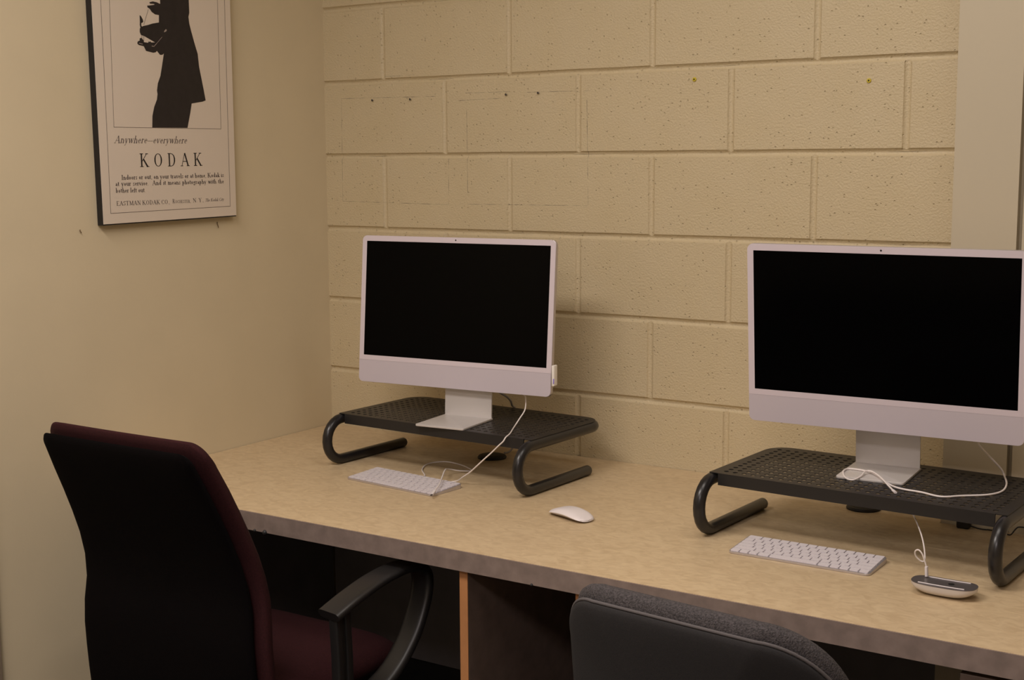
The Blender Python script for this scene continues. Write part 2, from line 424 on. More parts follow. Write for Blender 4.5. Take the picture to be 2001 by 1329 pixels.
# ------------------------------------------------------------------ monitor stands
def make_stand(x, y, rz, lab):
    t = thing('monitor_stand', lab, 'monitor stand', (x, y, ZD), rz, 'perforated black monitor stands')
    HX, Y0, Y1, R = .2929, -.1927, .1075, .0125
    zt = .1156; zb = R; rc = (zt-zb)/2; cr = .045
    # side frames: foot, front C bend, top rail; joined across the back
    def side(sx):
        p = [(sx*HX, .0480, zb), (sx*HX, Y0, zb)]
        for k in range(1, 12):
            a = -PI/2 - PI*k/12
            p.append((sx*HX, Y0+math.cos(a)*rc*1.0, zb+rc+math.sin(a)*rc))
        p.append((sx*HX, Y0, zt)); p.append((sx*HX, 0, zt)); p.append((sx*HX, Y1-cr, zt))
        return p
    def corner(sx):
        return [(sx*(HX-cr+cr*math.cos(a)), Y1-cr+cr*math.sin(a), zt) for a in [PI/2*k/6 for k in range(1, 7)]]
    L = side(-1)+corner(-1); Rr = side(1)+corner(1)
    path = L+Rr[::-1]
    # insert intermediate points on straight foot runs
    bm = bmesh.new(); rounded_tube(bm, path, R, 16)
    obj('tube_frame', bm, M_TUBE, t, angle=60)
    # perforated deck
    bm = bmesh.new(); zt2 = zt+R+.0014
    NX, NY = 28, 13; mx, my = .019, .022
    gx0, gx1 = -HX+mx-.006, HX-mx+.006; gy0, gy1 = Y0+.010, Y1-my+.004
    dx = (gx1-gx0)/NX; dy = (gy1-gy0)/NY
    V = {}
    def gv(i, j):
        if (i, j) not in V: V[(i, j)] = bm.verts.new((gx0+i*dx, gy0+j*dy, zt2))
        return V[(i, j)]
    hr = .0052; K = 12
    for i in range(NX):
        for j in range(NY):
            cx, cy = gx0+(i+.5)*dx, gy0+(j+.5)*dy
            c = [gv(i+1, j+1), gv(i, j+1), gv(i, j), gv(i+1, j)]
            h = [bm.verts.new((cx+hr*math.cos(PI/4+2*PI*k/K), cy+hr*math.sin(PI/4+2*PI*k/K), zt2)) for k in range(K)]
            q = K//4
            for s in range(4):
                a, b = c[s], c[(s+1) % 4]
                arc = [h[(s*q+k) % K] for k in range(q+1)]
                bm.faces.new([a, b]+arc[::-1])
    inner = [gv(i, 0) for i in range(NX+1)]+[gv(NX, j) for j in range(1, NY+1)]+[gv(i, NY) for i in range(NX-1, -1, -1)]+[gv(0, j) for j in range(NY-1, 0, -1)]
    out = []
    rcn = cr+.004; ex, ey = HX+.004, Y1+.004; yl = Y0-.002
    op = [(-ex, yl), (ex, yl)]+[(ex-rcn+rcn*math.cos(a), ey-rcn+rcn*math.sin(a)) for a in [PI/2*k/8 for k in range(9)]]
    op += [(-ex+rcn-rcn*math.sin(a), ey-rcn+rcn*math.cos(a)) for a in [PI/2*k/8 for k in range(9)]]
    out = [bm.verts.new((a, b, zt2)) for a, b in op]
    ic = [v.co.copy() for v in inner]; oc = [v.co.copy() for v in out]
    tris = tessellate_polygon([[Vector((c.x, c.y, 0)) for c in oc], [Vector((c.x, c.y, 0)) for c in ic]])
    allv = out+inner
    for tr in tris:
        try: bm.faces.new([allv[i] for i in tr])
        except Exception: pass
    bmesh.ops.recalc_face_normals(bm, faces=bm.faces)
    for fc in bm.faces:
        if fc.normal.z < 0: fc.normal_flip()
    d = obj('perforated_deck', bm, M_BLACK, t, smooth=False)
    so = d.modifiers.new('thick', 'SOLIDIFY'); so.thickness = .0016; so.offset = -1
    bm = bmesh.new()
    sec = [(-HX+.014, Y0-.003), (HX-.014, Y0-.003)]
    prism(bm, [(Y0-.0045, zt2+.0003), (Y0+.001, zt2+.0003), (Y0+.001, zt2-.002), (Y0-.0015, zt2-.004), (Y0-.0015, zt2-.023), (Y0+.014, zt2-.023), (Y0+.014, zt2-.0245), (Y0-.0045, zt2-.0245)], -HX+.0168, HX-.0168, axes='yzx', bev=0)
    obj('front_lip', bm, M_BLACK, t, smooth=False)
    return t
make_stand(.6665, -.2087, -.0478, 'left black perforated metal monitor stand with curved tube legs, nearest the wall corner')
make_stand(1.7359, -.3128, -.0546, 'right black perforated metal monitor stand, in front of the wall column')
ZP = ZD+.1156+.0125+.0016

# ------------------------------------------------------------------ desktop computers
def make_computer(cx, cy, zb, rz, tilt, foot, frz, lab):
    t = thing('desktop_computer', lab, 'computer', (foot[0], foot[1], ZP), frz, 'slim white all-in-one computers')
    t_inv = Matrix.Translation(Vector((foot[0], foot[1], ZP))) @ Matrix.Rotation(frz, 4, 'Z')
    D = Matrix.Translation(Vector((cx, cy, zb))) @ Matrix.Rotation(rz, 4, 'Z') @ Matrix.Rotation(-tilt, 4, 'X')
    D = t_inv.inverted() @ D
    def put(name, bm, m, **k):
        o = obj(name, bm, m, t, **k); o.matrix_local = D; return o
    W2, H, TH = .2735, .3715, .0115
    put('casing', prism(bmesh.new(), rrect(W2, H/2, .0125, 8, 0, H/2), .0012, TH, axes='xzy', bev=.0012), M_ALU)
    # face: white glass and lower chin
    cz = .0565
    full = rrect(W2-.0006, H/2-.0006, .012, 8, 0, H/2)
    up = [(a, b) for a, b in full if b > H/2]; dn = [(a, b) for a, b in full if b <= H/2]
    S0, S1, SZ0, SZ1 = -.2600, .2600, .0685, H-.0138
    bm = bmesh.new(); sep_ = W2-.0006
    outer = up+[(-sep_, cz), (sep_, cz)]
    hole = [(S0, SZ0), (S1, SZ0), (S1, SZ1), (S0, SZ1)]
    tris = tessellate_polygon([[Vector((a, b, 0)) for a, b in outer], [Vector((a, b, 0)) for a, b in hole]])
    vv = [bm.verts.new((a, -.0002, b)) for a, b in outer+hole]
    for tr in tris:
        try: bm.faces.new([vv[i] for i in tr])
        except Exception: pass
    bmesh.ops.recalc_face_normals(bm, faces=bm.faces)
    for fc in bm.faces:
        if fc.normal.y > 0: fc.normal_flip()
    ext = bmesh.ops.extrude_face_region(bm, geom=list(bm.faces))
    bmesh.ops.translate(bm, verts=[g for g in ext['geom'] if isinstance(g, bmesh.types.BMVert)], vec=(0, .0013, 0))
    bmesh.ops.recalc_face_normals(bm, faces=bm.faces)
    e = put('bezel', bm, M_BEZ, smooth=False); e['label'] = 'white glass border round the dark screen'
    ch = [(-sep_, cz-.0003)]+[p for p in dn if p[0] < 0]+[p for p in dn if p[0] >= 0]+[(sep_, cz-.0003)]
    put('chin', prism(bmesh.new(), ch, -.0002, .0012, axes='xzy'), M_CHIN, smooth=False)
    put('screen', box(S0+.0002, S1-.0002, -.0001, .0012, SZ0+.0002, SZ1-.0002), M_SCREEN, smooth=False)
    bm = bmesh.new(); prism(bm, [(.0019*math.cos(2*PI*k/16), H-.0069+.0019*math.sin(2*PI*k/16)) for k in range(16)], -.0005, .0004, axes='xzy')
    put('camera_lens', bm, M_LENS)
    # foot and neck, one bent sheet: profile in (y,z) of the foot frame
    back = Vector((0, .147)); top_w = D @ Vector((0, TH+.001, .130))
    ty, tz = top_w.y, top_w.z; top_w.x
    fy0, fy1, th = 0.0, .147, .0048
    mid = []
    for k in range(0, 7):
        a = -PI/2+PI/2*k/6*1.25
        mid.append((fy1-.010+.010*math.cos(a), .010+th/2-.010*0+.010*math.sin(a)))
    prof = [(fy0, th/2), (fy1-.012, th/2)]+mid+[(ty+.004, tz-.012), (ty+.001, tz)]
    P = [Vector((0, a, b)) for a, b in prof]
    bm = bmesh.new()
    # foot plate with rounded corners
    prism(bm, rrect(.0670, (fy1-fy0)/2, (.002, .002, .006, .006), 4, 0, (fy0+fy1)/2), 0, th, bev=.0008)
    obj('foot_plate', bm, M_STAND, t)
    bm = bmesh.new()
    nt_ = tz-.004; ny_ = max(fy1-.018, ty+.010)
    pp = [Vector((0, fy1-.003, th*.6)), Vector((0, fy1-.0035, .012))]
    for k in range(1, 7):
        s = k/6; pp.append(Vector((0, fy1-.0035+(ny_-fy1+.0035)*s, .012+(nt_-.012)*s)))
    hw = .0655
    sweep(bm, pp, [(-hw, -.0022), (hw, -.0022), (hw, .0022), (-hw, .0022)], up=(0, 1, .2))
    obj('neck', bm, M_STAND, t, smooth=True)
    # hinge block behind the panel
    hy_ = pp[-1].y
    bm = sweep(bmesh.new(), [Vector((0, hy_+.001, nt_-.016)), Vector((0, ty-.0005, tz-.004))], rrect(.045, .014, .004, 3), up=(0, 0, 1)); obj('hinge', bm, M_ALU, t)
    return t
cA = make_computer(.6472, -.3026, .9530, .0877, .0873, (.6935, -.4180), .095, 'left white all-in-one computer with dark screen, nearest the wall corner')
cB = make_computer(1.7342, -.3572, .9690, .0389, -.0814, (1.7320, -.4070), .060, 'right white all-in-one computer with dark screen, cut off by the photo edge')

# ------------------------------------------------------------------ keyboards
def make_keyboard():
    t = thing('keyboard', 'white slim keyboard', 'keyboard', (0, 0, ZD), 0, 'slim white keyboards')
    hx, hy = .1405, .0530
    bm = prism(bmesh.new(), rrect(hx, hy, .009, 6), .0006, .0045, bev=.0006)
    for v in bm.verts:
        s = (v.co.y+hy)/(2*hy)
        if v.co.z > .003: v.co.z += s*.0062
        elif s > .95: v.co.z += 0.0
    obj('case', bm, M_ALU, t)
    rows = [  # from the front row to the back row, widths in units
        [1, 1, 1, 1.25, 5.15, 1.25, 1, 1, 1, 1], [2.25]+[1]*10+[2.25], [1.75]+[1]*11+[1.75],
        [1.5]+[1]*12+[1.0], [1]*13+[1.5], [1.5]+[1]*13]
    pitch = (2*hy-.0056)/6; sl = .0062/(2*hy)
    for rI, ws in enumerate(rows):
        tot = sum(ws); U = (2*hx-.0056)/tot; x = -hx+.0028; y = -hy+.0028+pitch*(rI+.5)
        zt = .0046+(y+hy)*sl
        for w_ in ws:
            kw = w_*U; bm = prism(bmesh.new(), rrect((kw-.0022)/2, (pitch-.0022)/2, .0018, 3), 0, .0016)
            for v in bm.verts: v.co.z += v.co.y*sl
            obj('key', bm, M_KEY, t, smooth=False, loc=(x+kw/2, y, zt)); x += kw
    return t
kA = make_keyboard(); kA.location = (.6325, -.4790, ZD); kA.rotation_euler = (0, 0, math.radians(-6.3))
kA['label'] = 'white keyboard with a cable lying across it, in front of the left stand'
kB = kA.copy(); COL.objects.link(kB); kB.location = (1.6600, -.5460, ZD); kB.rotation_euler = (0, 0, math.radians(-0.4))
kB['label'] = 'white keyboard with nothing on it, in front of the right stand'
for ch in list(kA.children):
    c = ch.copy(); COL.objects.link(c); c.parent = kB

# ------------------------------------------------------------------ mice
def mouse_shell(z_of, z0, flip=1, hw=.0283, hl=.0567, inset=0.0, power=2.6, edge=.0025):
    """arched body: long axis x"""
    bm = bmesh.new(); NU, NV = 28, 16; g = []
    for i in range(NU+1):
        s = -1+2*i/NU
        x = (hl-inset)*math.sin(s*PI/2)
        wq = (hw-inset)*(max(0, 1-abs(math.sin(s*PI/2))**4.2))**(1/2.6)
        row = []
        for j in range(NV+1):
            q = math.sin((-1+2*j/NV)*PI/2); yy = wq*q
            row.append(bm.verts.new((x, yy, z0+z_of(x/hl, q))))
        g.append(row)
    for i in range(NU):
        for j in range(NV):
            try: bm.faces.new([g[i][j], g[i+1][j], g[i+1][j+1], g[i][j+1]])
            except Exception: pass
    return bm, g
def make_mouse_top(name, m, parent, loc=None):
    top = lambda s, q: .0070+(.0145)*(1-abs(s)**2.1)*(1-.30*abs(q)**3)-.004*abs(q)**6
    bot = lambda s, q: .0040+(.0085)*(1-abs(s)**2.1)*(1-.1*abs(q)**2)
    bm, g = mouse_shell(top, 0)
    bm2, g2 = mouse_shell(bot, 0)
    # join: copy bottom faces reversed into bm
    mp = {}
    for v in bm2.verts: mp[v] = bm.verts.new(v.co)
    for fc in bm2.faces: bm.faces.new([mp[v] for v in reversed(fc.verts)])
    NU, NV = len(g)-1, len(g[0])-1
    def rim(gg, conv=lambda v: v):
        r_ = [conv(gg[i][0]) for i in range(NU+1)]+[conv(gg[NU][j]) for j in range(1, NV+1)]
        r_ += [conv(gg[i][NV]) for i in range(NU-1, -1, -1)]+[conv(gg[0][j]) for j in range(NV-1, 0, -1)]
        return r_
    a = rim(g); b = rim(g2, lambda v: mp[v])
    for k in range(len(a)):
        try: bm.faces.new([a[k], b[k], b[(k+1) % len(a)], a[(k+1) % len(a)]])
        except Exception: pass
    bm2.free(); bmesh.ops.remove_doubles(bm, verts=bm.verts, dist=.00003)
    bmesh.ops.recalc_face_normals(bm, faces=bm.faces)
    return obj(name, bm, m, parent, angle=50)
def make_mouse_base(parent):
    bt = lambda s, q: .0005+.0105*(1-abs(s)**1.8)*.35+.0032*abs(q)**2
    tp = lambda s, q: .0039+(.0083)*(1-abs(s)**2.1)*(1-.1*abs(q)**2)
    bm, g = mouse_shell(tp, 0, inset=.0012); bm2, g2 = mouse_shell(bt, 0, inset=.0035)
    mp = {}
    for v in bm2.verts: mp[v] = bm.verts.new(v.co)
    for fc in bm2.faces: bm.faces.new([mp[v] for v in reversed(fc.verts)])
    NU, NV = len(g)-1, len(g[0])-1
    def rim(gg, conv=lambda v: v):
        r_ = [conv(gg[i][0]) for i in range(NU+1)]+[conv(gg[NU][j]) for j in range(1, NV+1)]
        r_ += [conv(gg[i][NV]) for i in range(NU-1, -1, -1)]+[conv(gg[0][j]) for j in range(NV-1, 0, -1)]
        return r_
    a = rim(g); b = rim(g2, lambda v: mp[v])
    for k in range(len(a)):
        try: bm.faces.new([a[k], b[k], b[(k+1) % len(a)], a[(k+1) % len(a)]])
        except Exception: pass
    bm2.free(); bmesh.ops.remove_doubles(bm, verts=bm.verts, dist=.00003)
    bmesh.ops.recalc_face_normals(bm, faces=bm.faces)
    return obj('base', bm, M_ALU, parent, angle=50)
mA = thing('mouse', 'white computer mouse resting upright alone on the desk between the stands', 'mouse', (1.1270, -.5330, ZD), math.radians(-18), 'white computer mice')
make_mouse_top('shell', M_WPLAS, mA); make_mouse_base(mA)
mB = thing('mouse', 'computer mouse lying upside down with a charging plug stuck in its underside', 'mouse', (1.9450, -.6330, ZD), math.radians(-1), 'white computer mice')
def upturned(parent):
    # belly up: silver bowl below, dark plate with two white glide rails on top
    hl, hw = .0567, .0285; bm = bmesh.new(); NU, NA = 30, 18; rings = []
    for i in range(NU+1):
        s = math.sin((-1+2*i/NU)*PI/2); x = hl*s
        wq = hw*(max(0.0, 1-abs(s)**4.2))**(1/2.4)+.0002
        zr = .0215+.0010*s*s; zb_ = .0002+.0150*abs(s)**3.2
        row = []
        for k in range(NA+1):
            a = PI*k/NA
            row.append(bm.verts.new((x, -wq*math.cos(a), zr-(zr-zb_)*(math.sin(a)**.62))))
        rings.append(row)
    for i in range(NU):
        for k in range(NA):
            bm.faces.new([rings[i][k], rings[i][k+1], rings[i+1][k+1], rings[i+1][k]])
    bmesh.ops.remove_doubles(bm, verts=bm.verts, dist=.00005)
    bmesh.ops.recalc_face_normals(bm, faces=bm.faces)
    o = obj('shell', bm, M_STAND, parent, angle=60); o['label'] = 'rounded silver side'
    bm = bmesh.new(); g = []
    for i in range(NU+1):
        s = math.sin((-1+2*i/NU)*PI/2); x = hl*s; wq = hw*(max(0.0, 1-abs(s)**4.2))**(1/2.4)+.0002
        g.append([bm.verts.new((x, wq*q, .0216+.0010*s*s)) for q in (-1, -.6, 0, .6, 1)])
    for i in range(NU):
        for j in range(4): bm.faces.new([g[i][j], g[i+1][j], g[i+1][j+1], g[i][j+1]])
    ext = bmesh.ops.extrude_face_region(bm, geom=list(bm.faces))
    bmesh.ops.translate(bm, verts=[q for q in ext['geom'] if isinstance(q, bmesh.types.BMVert)], vec=(0, 0, -.001))
    bmesh.ops.recalc_face_normals(bm, faces=bm.faces)
    o = obj('base', bm, M_UNDER, parent, smooth=True); o['label'] = 'dark grey underside plate'
    for sy in (-1, 1):
        bm = bmesh.new(); P = [Vector((x, sy*.0205, .0222+.0010*(x/hl)**2)) for x in [-.040+.080*k/10 for k in range(11)]]
        sweep(bm, P, rrect(.0014, .0007, .0006, 3), up=(0, 0, 1)); obj('glide_rail', bm, M_WPLAS, parent)
M_UNDER = mat('grey_underside', (0.16, 0.145, 0.15), 0.35, 0.5)
upturned(mB)
bm = bmesh.new(); lathe(bm, [(.0050, .0215), (.0055, .0222), (.0045, .0224)], 16, (.012, 0, 0)); obj('switch', bm, M_RUB, mB)

# ------------------------------------------------------------------ cables
def cable(name, pts, r, m, lab, sub=6, cat='cable', group=None):
    o = obj(name, tube(bmesh.new(), smooth_path(pts, sub), r, 8), m, angle=80)
    return tag(o, lab, cat, group)
t = thing('charging_cable', 'white cable falling from the left computer to its keyboard and looping behind it', 'cable', (.8208, -.24, .9527))
def rel(pts, o): return [tuple(Vector(p)-Vector(o)) for p in pts]
pA = [(.815, -.262, 1.02), (.8208, -.245, .9527), (.8315, -.250, .9388), (.8427, -.27, .9154), (.8400, -.290, .8960), (.8380, -.305, .8830), (.8560, -.345, .8812), (.8797, -.3944, .8810), (.8860, -.4210, .8780), (.8845, -.4290, .8700),
      (.8733, -.432, .8590), (.8547, -.433, .8412), (.8374, -.434, .8259), (.8150, -.434, .8060), (.7900, -.428, .7860), (.7644, -.42, .7699), (.7400, -.4130, .7550), (.7100, -.4265, .7515), (.6750, -.4255, .7515), (.6450, -.4150, .7515),
      (.6315, -.3930, .7515), (.5877, -.3454, .7515), (.5633, -.2871, .7515), (.5859, -.2457, .7515), (.6392, -.2537, .7515), (.6902, -.282, .7515), (.7010, -.2980, .7520), (.6847, -.3250, .7560),
      (.6760, -.3560, .7650), (.6960, -.3980, .7735), (.7250, -.4500, .7700), (.7551, -.5033, .7665), (.7700, -.5400, .7635)]
obj('cord', tube(bmesh.new(), rel(smooth_path(pA, 6), (.8208, -.24, .9527)), .0017, 8), M_CABLE, t, angle=80)
obj('plug', sweep(bmesh.new(), rel([(.7700, -.5400, .7632), (.7790, -.5640, .7600)], (.8208, -.24, .9527)), rrect(.0032, .0020, .0015, 3), up=(0, 0, 1)), M_WPLAS, t)
o = obj('plug_tip', sweep(bmesh.new(), rel([(.7790, -.5640, .7600), (.7810, -.5695, .7592)], (.8208, -.24, .9527)), rrect(.0024, .0008, .0005, 3), up=(0, 0, 1)), M_STEEL, t); o['label'] = 'dull metal contact'
cable('power_cable', [(.700, -.268, 1.00), (.718, -.235, .958), (.7255, -.2, .9344), (.7240, -.17, .9207), (.7165, -.14, .9040), (.7000, -.108, .8860), (.6900, -.078, .8700), (.6760, -.055, .82), (.6680, -.050, .775), (.6650, -.065, .7550), (.660, -.085, .7525)], .0027, M_GREYC, 'thick grey cable curving down behind the left computer')
t = thing('charging_cable', 'white cable hanging from the right computer and knotted on its foot plate', 'cable', (1.9025, -.27, .9546))
pB = [(1.885, -.335, 1.01), (1.9000, -.31, .9660), (1.9025, -.27, .9546), (1.9078, -.27, .9449), (1.9285, -.255, .9185), (1.9420, -.235, .8960), (1.9490, -.2360, .8830), (1.9667, -.2940, .8810), (1.9730, -.3573, .8810), (1.9570, -.3998, .8810), (1.9185, -.4329, .8810),
      (1.8866, -.4600, .8810), (1.8457, -.4457, .8810), (1.8043, -.4383, .8810), (1.7757, -.4220, .8830), (1.7399, -.3787, .8860), (1.7139, -.3533, .8860), (1.6839, -.3453, .8860), (1.6675, -.3501, .8855), (1.6700, -.3801, .8855),
      (1.6880, -.4160, .8830), (1.7060, -.4250, .8830), (1.7131, -.4005, .8862), (1.7116, -.3690, .8895), (1.7234, -.3660, .8905), (1.7500, -.3960, .8890), (1.7806, -.4386, .8840), (1.7960, -.4600, .8815)]
obj('cord', tube(bmesh.new(), rel(smooth_path(pB, 6), (1.9025, -.27, .9546)), .0019, 8), M_CABLE, t, angle=80)
obj('plug', sweep(bmesh.new(), rel([(1.7960, -.4600, .8815), (1.8059, -.4751, .8812)], (1.9025, -.27, .9546)), rrect(.0030, .0018, .0015, 3), up=(0, 0, 1)), M_WPLAS, t)
t = thing('charging_cable', 'thin white cable with a small ring, plugged into the upturned mouse', 'cable', (1.9091, -.616, .7700))
OC = (1.9091, -.616, .7700)
pC = [(1.7900, -.395, .8750), (1.8050, -.420, .8600), (1.8318, -.450, .8392), (1.8558, -.490, .8251), (1.8755, -.530, .8132), (1.8913, -.570, .8015), (1.9005, -.603, .7965), (1.8954, -.609, .7970), (1.8879, -.613, .8058), (1.8875, -.616, .8151), (1.8938, -.618, .8189),
      (1.9004, -.618, .8125), (1.9053, -.617, .7992), (1.9080, -.616, .7900)]
obj('cord', tube(bmesh.new(), rel(smooth_path(pC, 6), OC), .0014, 8), M_CABLE, t, angle=80)
obj('plug', sweep(bmesh.new(), rel([(1.9080, -.616, .7902), (1.9091, -.616, .7728)], OC), rrect(.0040, .0026, .002, 3)), M_WPLAS, t)
cable('black_cable', [(1.905, -.170, .7515), (1.925, -.172, .7515), (1.940, -.1770, .7515), (1.9541, -.1850, .7515), (1.9600, -.168, .7600), (1.9660, -.163, .7640), (1.985, -.1625, .7640), (2.03, -.164, .7600), (2.10, -.170, .7515)], .0014, M_RUB, 'thin black cable at the foot of the column, right of the right stand')
t = thing('power_adapter', 'small black power plug on the desk under the right stand', 'power plug', (1.8580, -.1720, ZD))
obj('body', box(-.0130, .0130, -.0110, .0110, 0, .030, bev=.003), M_RUB, t)
obj('cord', tube(bmesh.new(), smooth_path([(.013, 0, .006), (.03, .001, .0024), (.047, .002, .0020)], 5), .0014, 8), M_RUB, t, angle=80)
t = thing('usb_dongle', 'small white wireless dongle on the right edge of the left computer', 'dongle', (.9265, -.2700, .9800))
M_DW = mat('dongle_white', (0.85, 0.82, 0.78), 0.25)
obj('cap', prism(bmesh.new(), rrect(.0035, .0250, .0028, 4, 0, .0250), -.009, .006, axes='xzy', bev=.0008), M_DW, t)
o = obj('violet_reflection', box(.0005, .0038, -.0096, -.0088, .006, .018, bev=.0003), M_LILAC, t); o['label'] = 'violet strip standing in for a reflection'  # purplish reflection on the dongle, put in as a coloured strip

# ------------------------------------------------------------------ things fixed on the walls
def nail(x, z):
    bm = bmesh.new(); lathe(bm, [(.0008, 0), (.0008, .0042), (.0026, .0045), (.0030, .0058), (.0020, .0066)], 12)
    bmesh.ops.rotate(bm, verts=bm.verts, cent=(0, 0, 0), matrix=Matrix.Rotation(PI/2, 3, 'X'))
    o = obj('nail', bm, M_STEEL); o.location = (x, 0.0005, z); return o
for (x, z), lab in zip(((.176, 1.676), (.307, 1.675), (.618, 1.678), (.716, 1.679)),
    ('leftmost of the four small dark nails in the block wall', 'second from left of the four small dark nails in the block wall',
     'third from left of the four small dark nails in the block wall', 'rightmost of the four small dark nails in the block wall')):
    tag(nail(x, z), lab, 'nail', 'dark nails in the block wall')
def plug(x, z, lab):
    t = thing('wall_plug', lab, 'wall plug', (x, -.0, z), 0, 'yellow wall plugs')
    bm = bmesh.new(); n = 20
    prof = [(.0022, .0030), (.0044, .0028), (.0052, .0012), (.0052, 0)]
    rings = [[bm.verts.new((rr*math.cos(2*PI*i/n), -zz, rr*math.sin(2*PI*i/n))) for i in range(n)] for rr, zz in prof]
    for a in range(3):
        for k in range(n): bm.faces.new([rings[a][k], rings[a][(k+1) % n], rings[a+1][(k+1) % n], rings[a+1][k]])
    bm.faces.new(rings[-1]); bmesh.ops.recalc_face_normals(bm, faces=bm.faces)
    obj('flange', bm, M_YEL, t)
    bm = bmesh.new(); prism(bm, circ(.0022, 14), -.0018, -.0004, axes='xzy'); o = obj('hole', bm, M_HOLE, t); o['label'] = 'dark olive hole'
M_HOLE = mat('dark_olive', (0.09, 0.065, 0.01), 0.7)
plug(1.151, 1.697, 'left yellow plastic plug in the block wall')
plug(1.573, 1.679, 'right yellow plastic plug in the block wall, above the right computer')
def hook(y, z, lab, s=1.0):
    p = [(0.000, 0, 0), (.005, .0006, .001), (.0065, -.0012, .004*s), (.004, .0008, .007*s)]
    p = [(.0005, .001, .008*s), (.0030, -.0016, .004*s), (.0036, .0000, -.001*s), (.0030, .0020, -.006*s)]
    bm = tube(bmesh.new(), [(-.001, .001, .0085*s)]+smooth_path(p, 4), .0011, 8)
    o = obj('picture_hook', bm, M_BRASS, angle=80); o.location = (0, y, z); return tag(o, lab, 'hook', 'small brown wall hooks')
hook(-.874, 1.350, 'tiny brown hook in the left wall, left of the poster corner', .5)
hook(-.435, 1.346, 'small bent brown hook in the left wall under the poster right corner', 1.0)

# ------------------------------------------------------------------ poster
PT = thing('poster', 'black-edged poster of a dark silhouette with a folding camera, on left wall', 'poster', (0, -.60, 1.365))
PO = Vector((0, -.60, 1.365)); PTOP = 2.13
def ploc(x, y, z): return Vector((x, y, z))-PO
def pslab(corners, x0, x1, m, name):
    bm = bmesh.new(); lo = [bm.verts.new(ploc(x0, a, b)) for a, b in corners]; hi = [bm.verts.new(ploc(x1, a, b)) for a, b in corners]
    bm.faces.new(lo); bm.faces.new(hi[::-1])
    for i in range(4): bm.faces.new([lo[i], lo[(i+1) % 4], hi[(i+1) % 4], hi[i]])
    bmesh.ops.recalc_face_normals(bm, faces=bm.faces)
    return obj(name, bm, m, PT, smooth=False)
FA = [(-.8200, 1.3650), (-.3838, 1.3706), (-.3810, PTOP+.006), (-.8285, PTOP)]
pslab([(FA[0][0]-.0015, FA[0][1]-.0028), (FA[1][0]+.0004, FA[1][1]-.0028), (FA[2][0]+.0004, FA[2][1]+.0028), (FA[3][0]-.0015, FA[3][1]+.0028)], .001, .0188, M_BOARD, 'backing_board')
pslab(FA, .0188, .0200, M_PAPER, 'print')
XI = .0203
def flat(name, polys, m, x=XI, th=.0002):
    bm = bmesh.new()
    for kP, P in enumerate(polys):
        if name == 'silhouette': x = XI+kP*.00005
        tri = tessellate_polygon([[Vector((a, b, 0)) for a, b in P]])
        vv = [bm.verts.new(ploc(x, a, b)) for a, b in P]
        for tr in tri:
            try: bm.faces.new([vv[i] for i in tr])
            except Exception: pass
    for fc in bm.faces:
        fc.normal_update()
        if fc.normal.x < 0: fc.normal_flip()
    return obj(name, bm, m, PT, smooth=False)
def seg_poly(a, b, w):
    d = Vector((b[0]-a[0], b[1]-a[1])).normalized()*w/2; n = (-d.y, d.x)
    return [(a[0]+n[0]-d.x, a[1]+n[1]-d.y), (b[0]+n[0]+d.x, b[1]+n[1]+d.y), (b[0]-n[0]+d.x, b[1]-n[1]+d.y), (a[0]-n[0]-d.x, a[1]-n[1]-d.y)]
def frame_lines(bl, br, tr, tl, w): return [seg_poly(bl, br, w), seg_poly(br, tr, w), seg_poly(tr, tl, w), seg_poly(tl, bl, w)]
flat('border_lines', frame_lines((-.7977, 1.3901), (-.4053, 1.3949), (-.4005, 2.105), (-.8005, 2.10), .0010)
     + frame_lines((-.7772, 1.5920), (-.4292, 1.5934), (-.4250, 2.085), (-.7720, 2.08), .0009), M_INK2)
BODY = [(-.5248,1.9081),(-.5245,1.8768),(-.5278,1.8669),(-.5258,1.8507),(-.5201,1.8319),(-.5111,1.8051),(-.5010,1.7781),(-.4978,1.7464),(-.4856,1.6932),(-.4795,1.6641),(-.4903,1.6606),(-.5274,1.6549),(-.5328,1.6333),(-.5445,1.5942),(-.6594,1.5932),(-.6573,1.6214),(-.6504,1.6433),(-.6409,1.6609),(-.6384,1.674),(-.6397,1.6826),(-.6359,1.7001),(-.6269,1.7179),(-.6211,1.7398),(-.6130,1.7726),(-.6182,1.7689),(-.6255,1.7684),(-.6289,1.7716),(-.6348,1.7772),(-.6395,1.7736),(-.6467,1.7721),(-.6694,1.7751),(-.6718,1.7795),(-.6759,1.7859),(-.6914,1.7875),(-.6956,1.7912),(-.6936,1.7959),(-.6874,1.7983),(-.6880,1.8023),(-.6835,1.8052),(-.6793,1.8029),(-.6752,1.7992),(-.6745,1.7953),(-.6614,1.7948),(-.6603,1.7982),(-.6568,1.7971),(-.6541,1.7987),(-.6516,1.7962),(-.6350,1.7975),(-.6250,1.8455),(-.6241,1.8632),(-.6186,1.8914),(-.6189,1.9400),(-.604,1.975),(-.592,1.985),(-.600,2.000),(-.604,2.015),(-.598,2.028),(-.612,2.034),(-.590,2.040),(-.582,2.055),(-.552,2.057),(-.542,2.040),(-.534,2.030),(-.540,2.005),(-.546,1.992),(-.528,1.982),(-.515,1.960)]
BEL = [(-.6859,1.8261),(-.6822,1.8304),(-.6733,1.8337),(-.6609,1.8366),(-.6465,1.8411),(-.6232,1.8459),(-.6106,1.8466),(-.6054,1.8067),(-.6348,1.7953),(-.6452,1.7993),(-.6556,1.8032),(-.6660,1.8071),(-.6737,1.8099),(-.6832,1.8118),(-.6863,1.8182)]
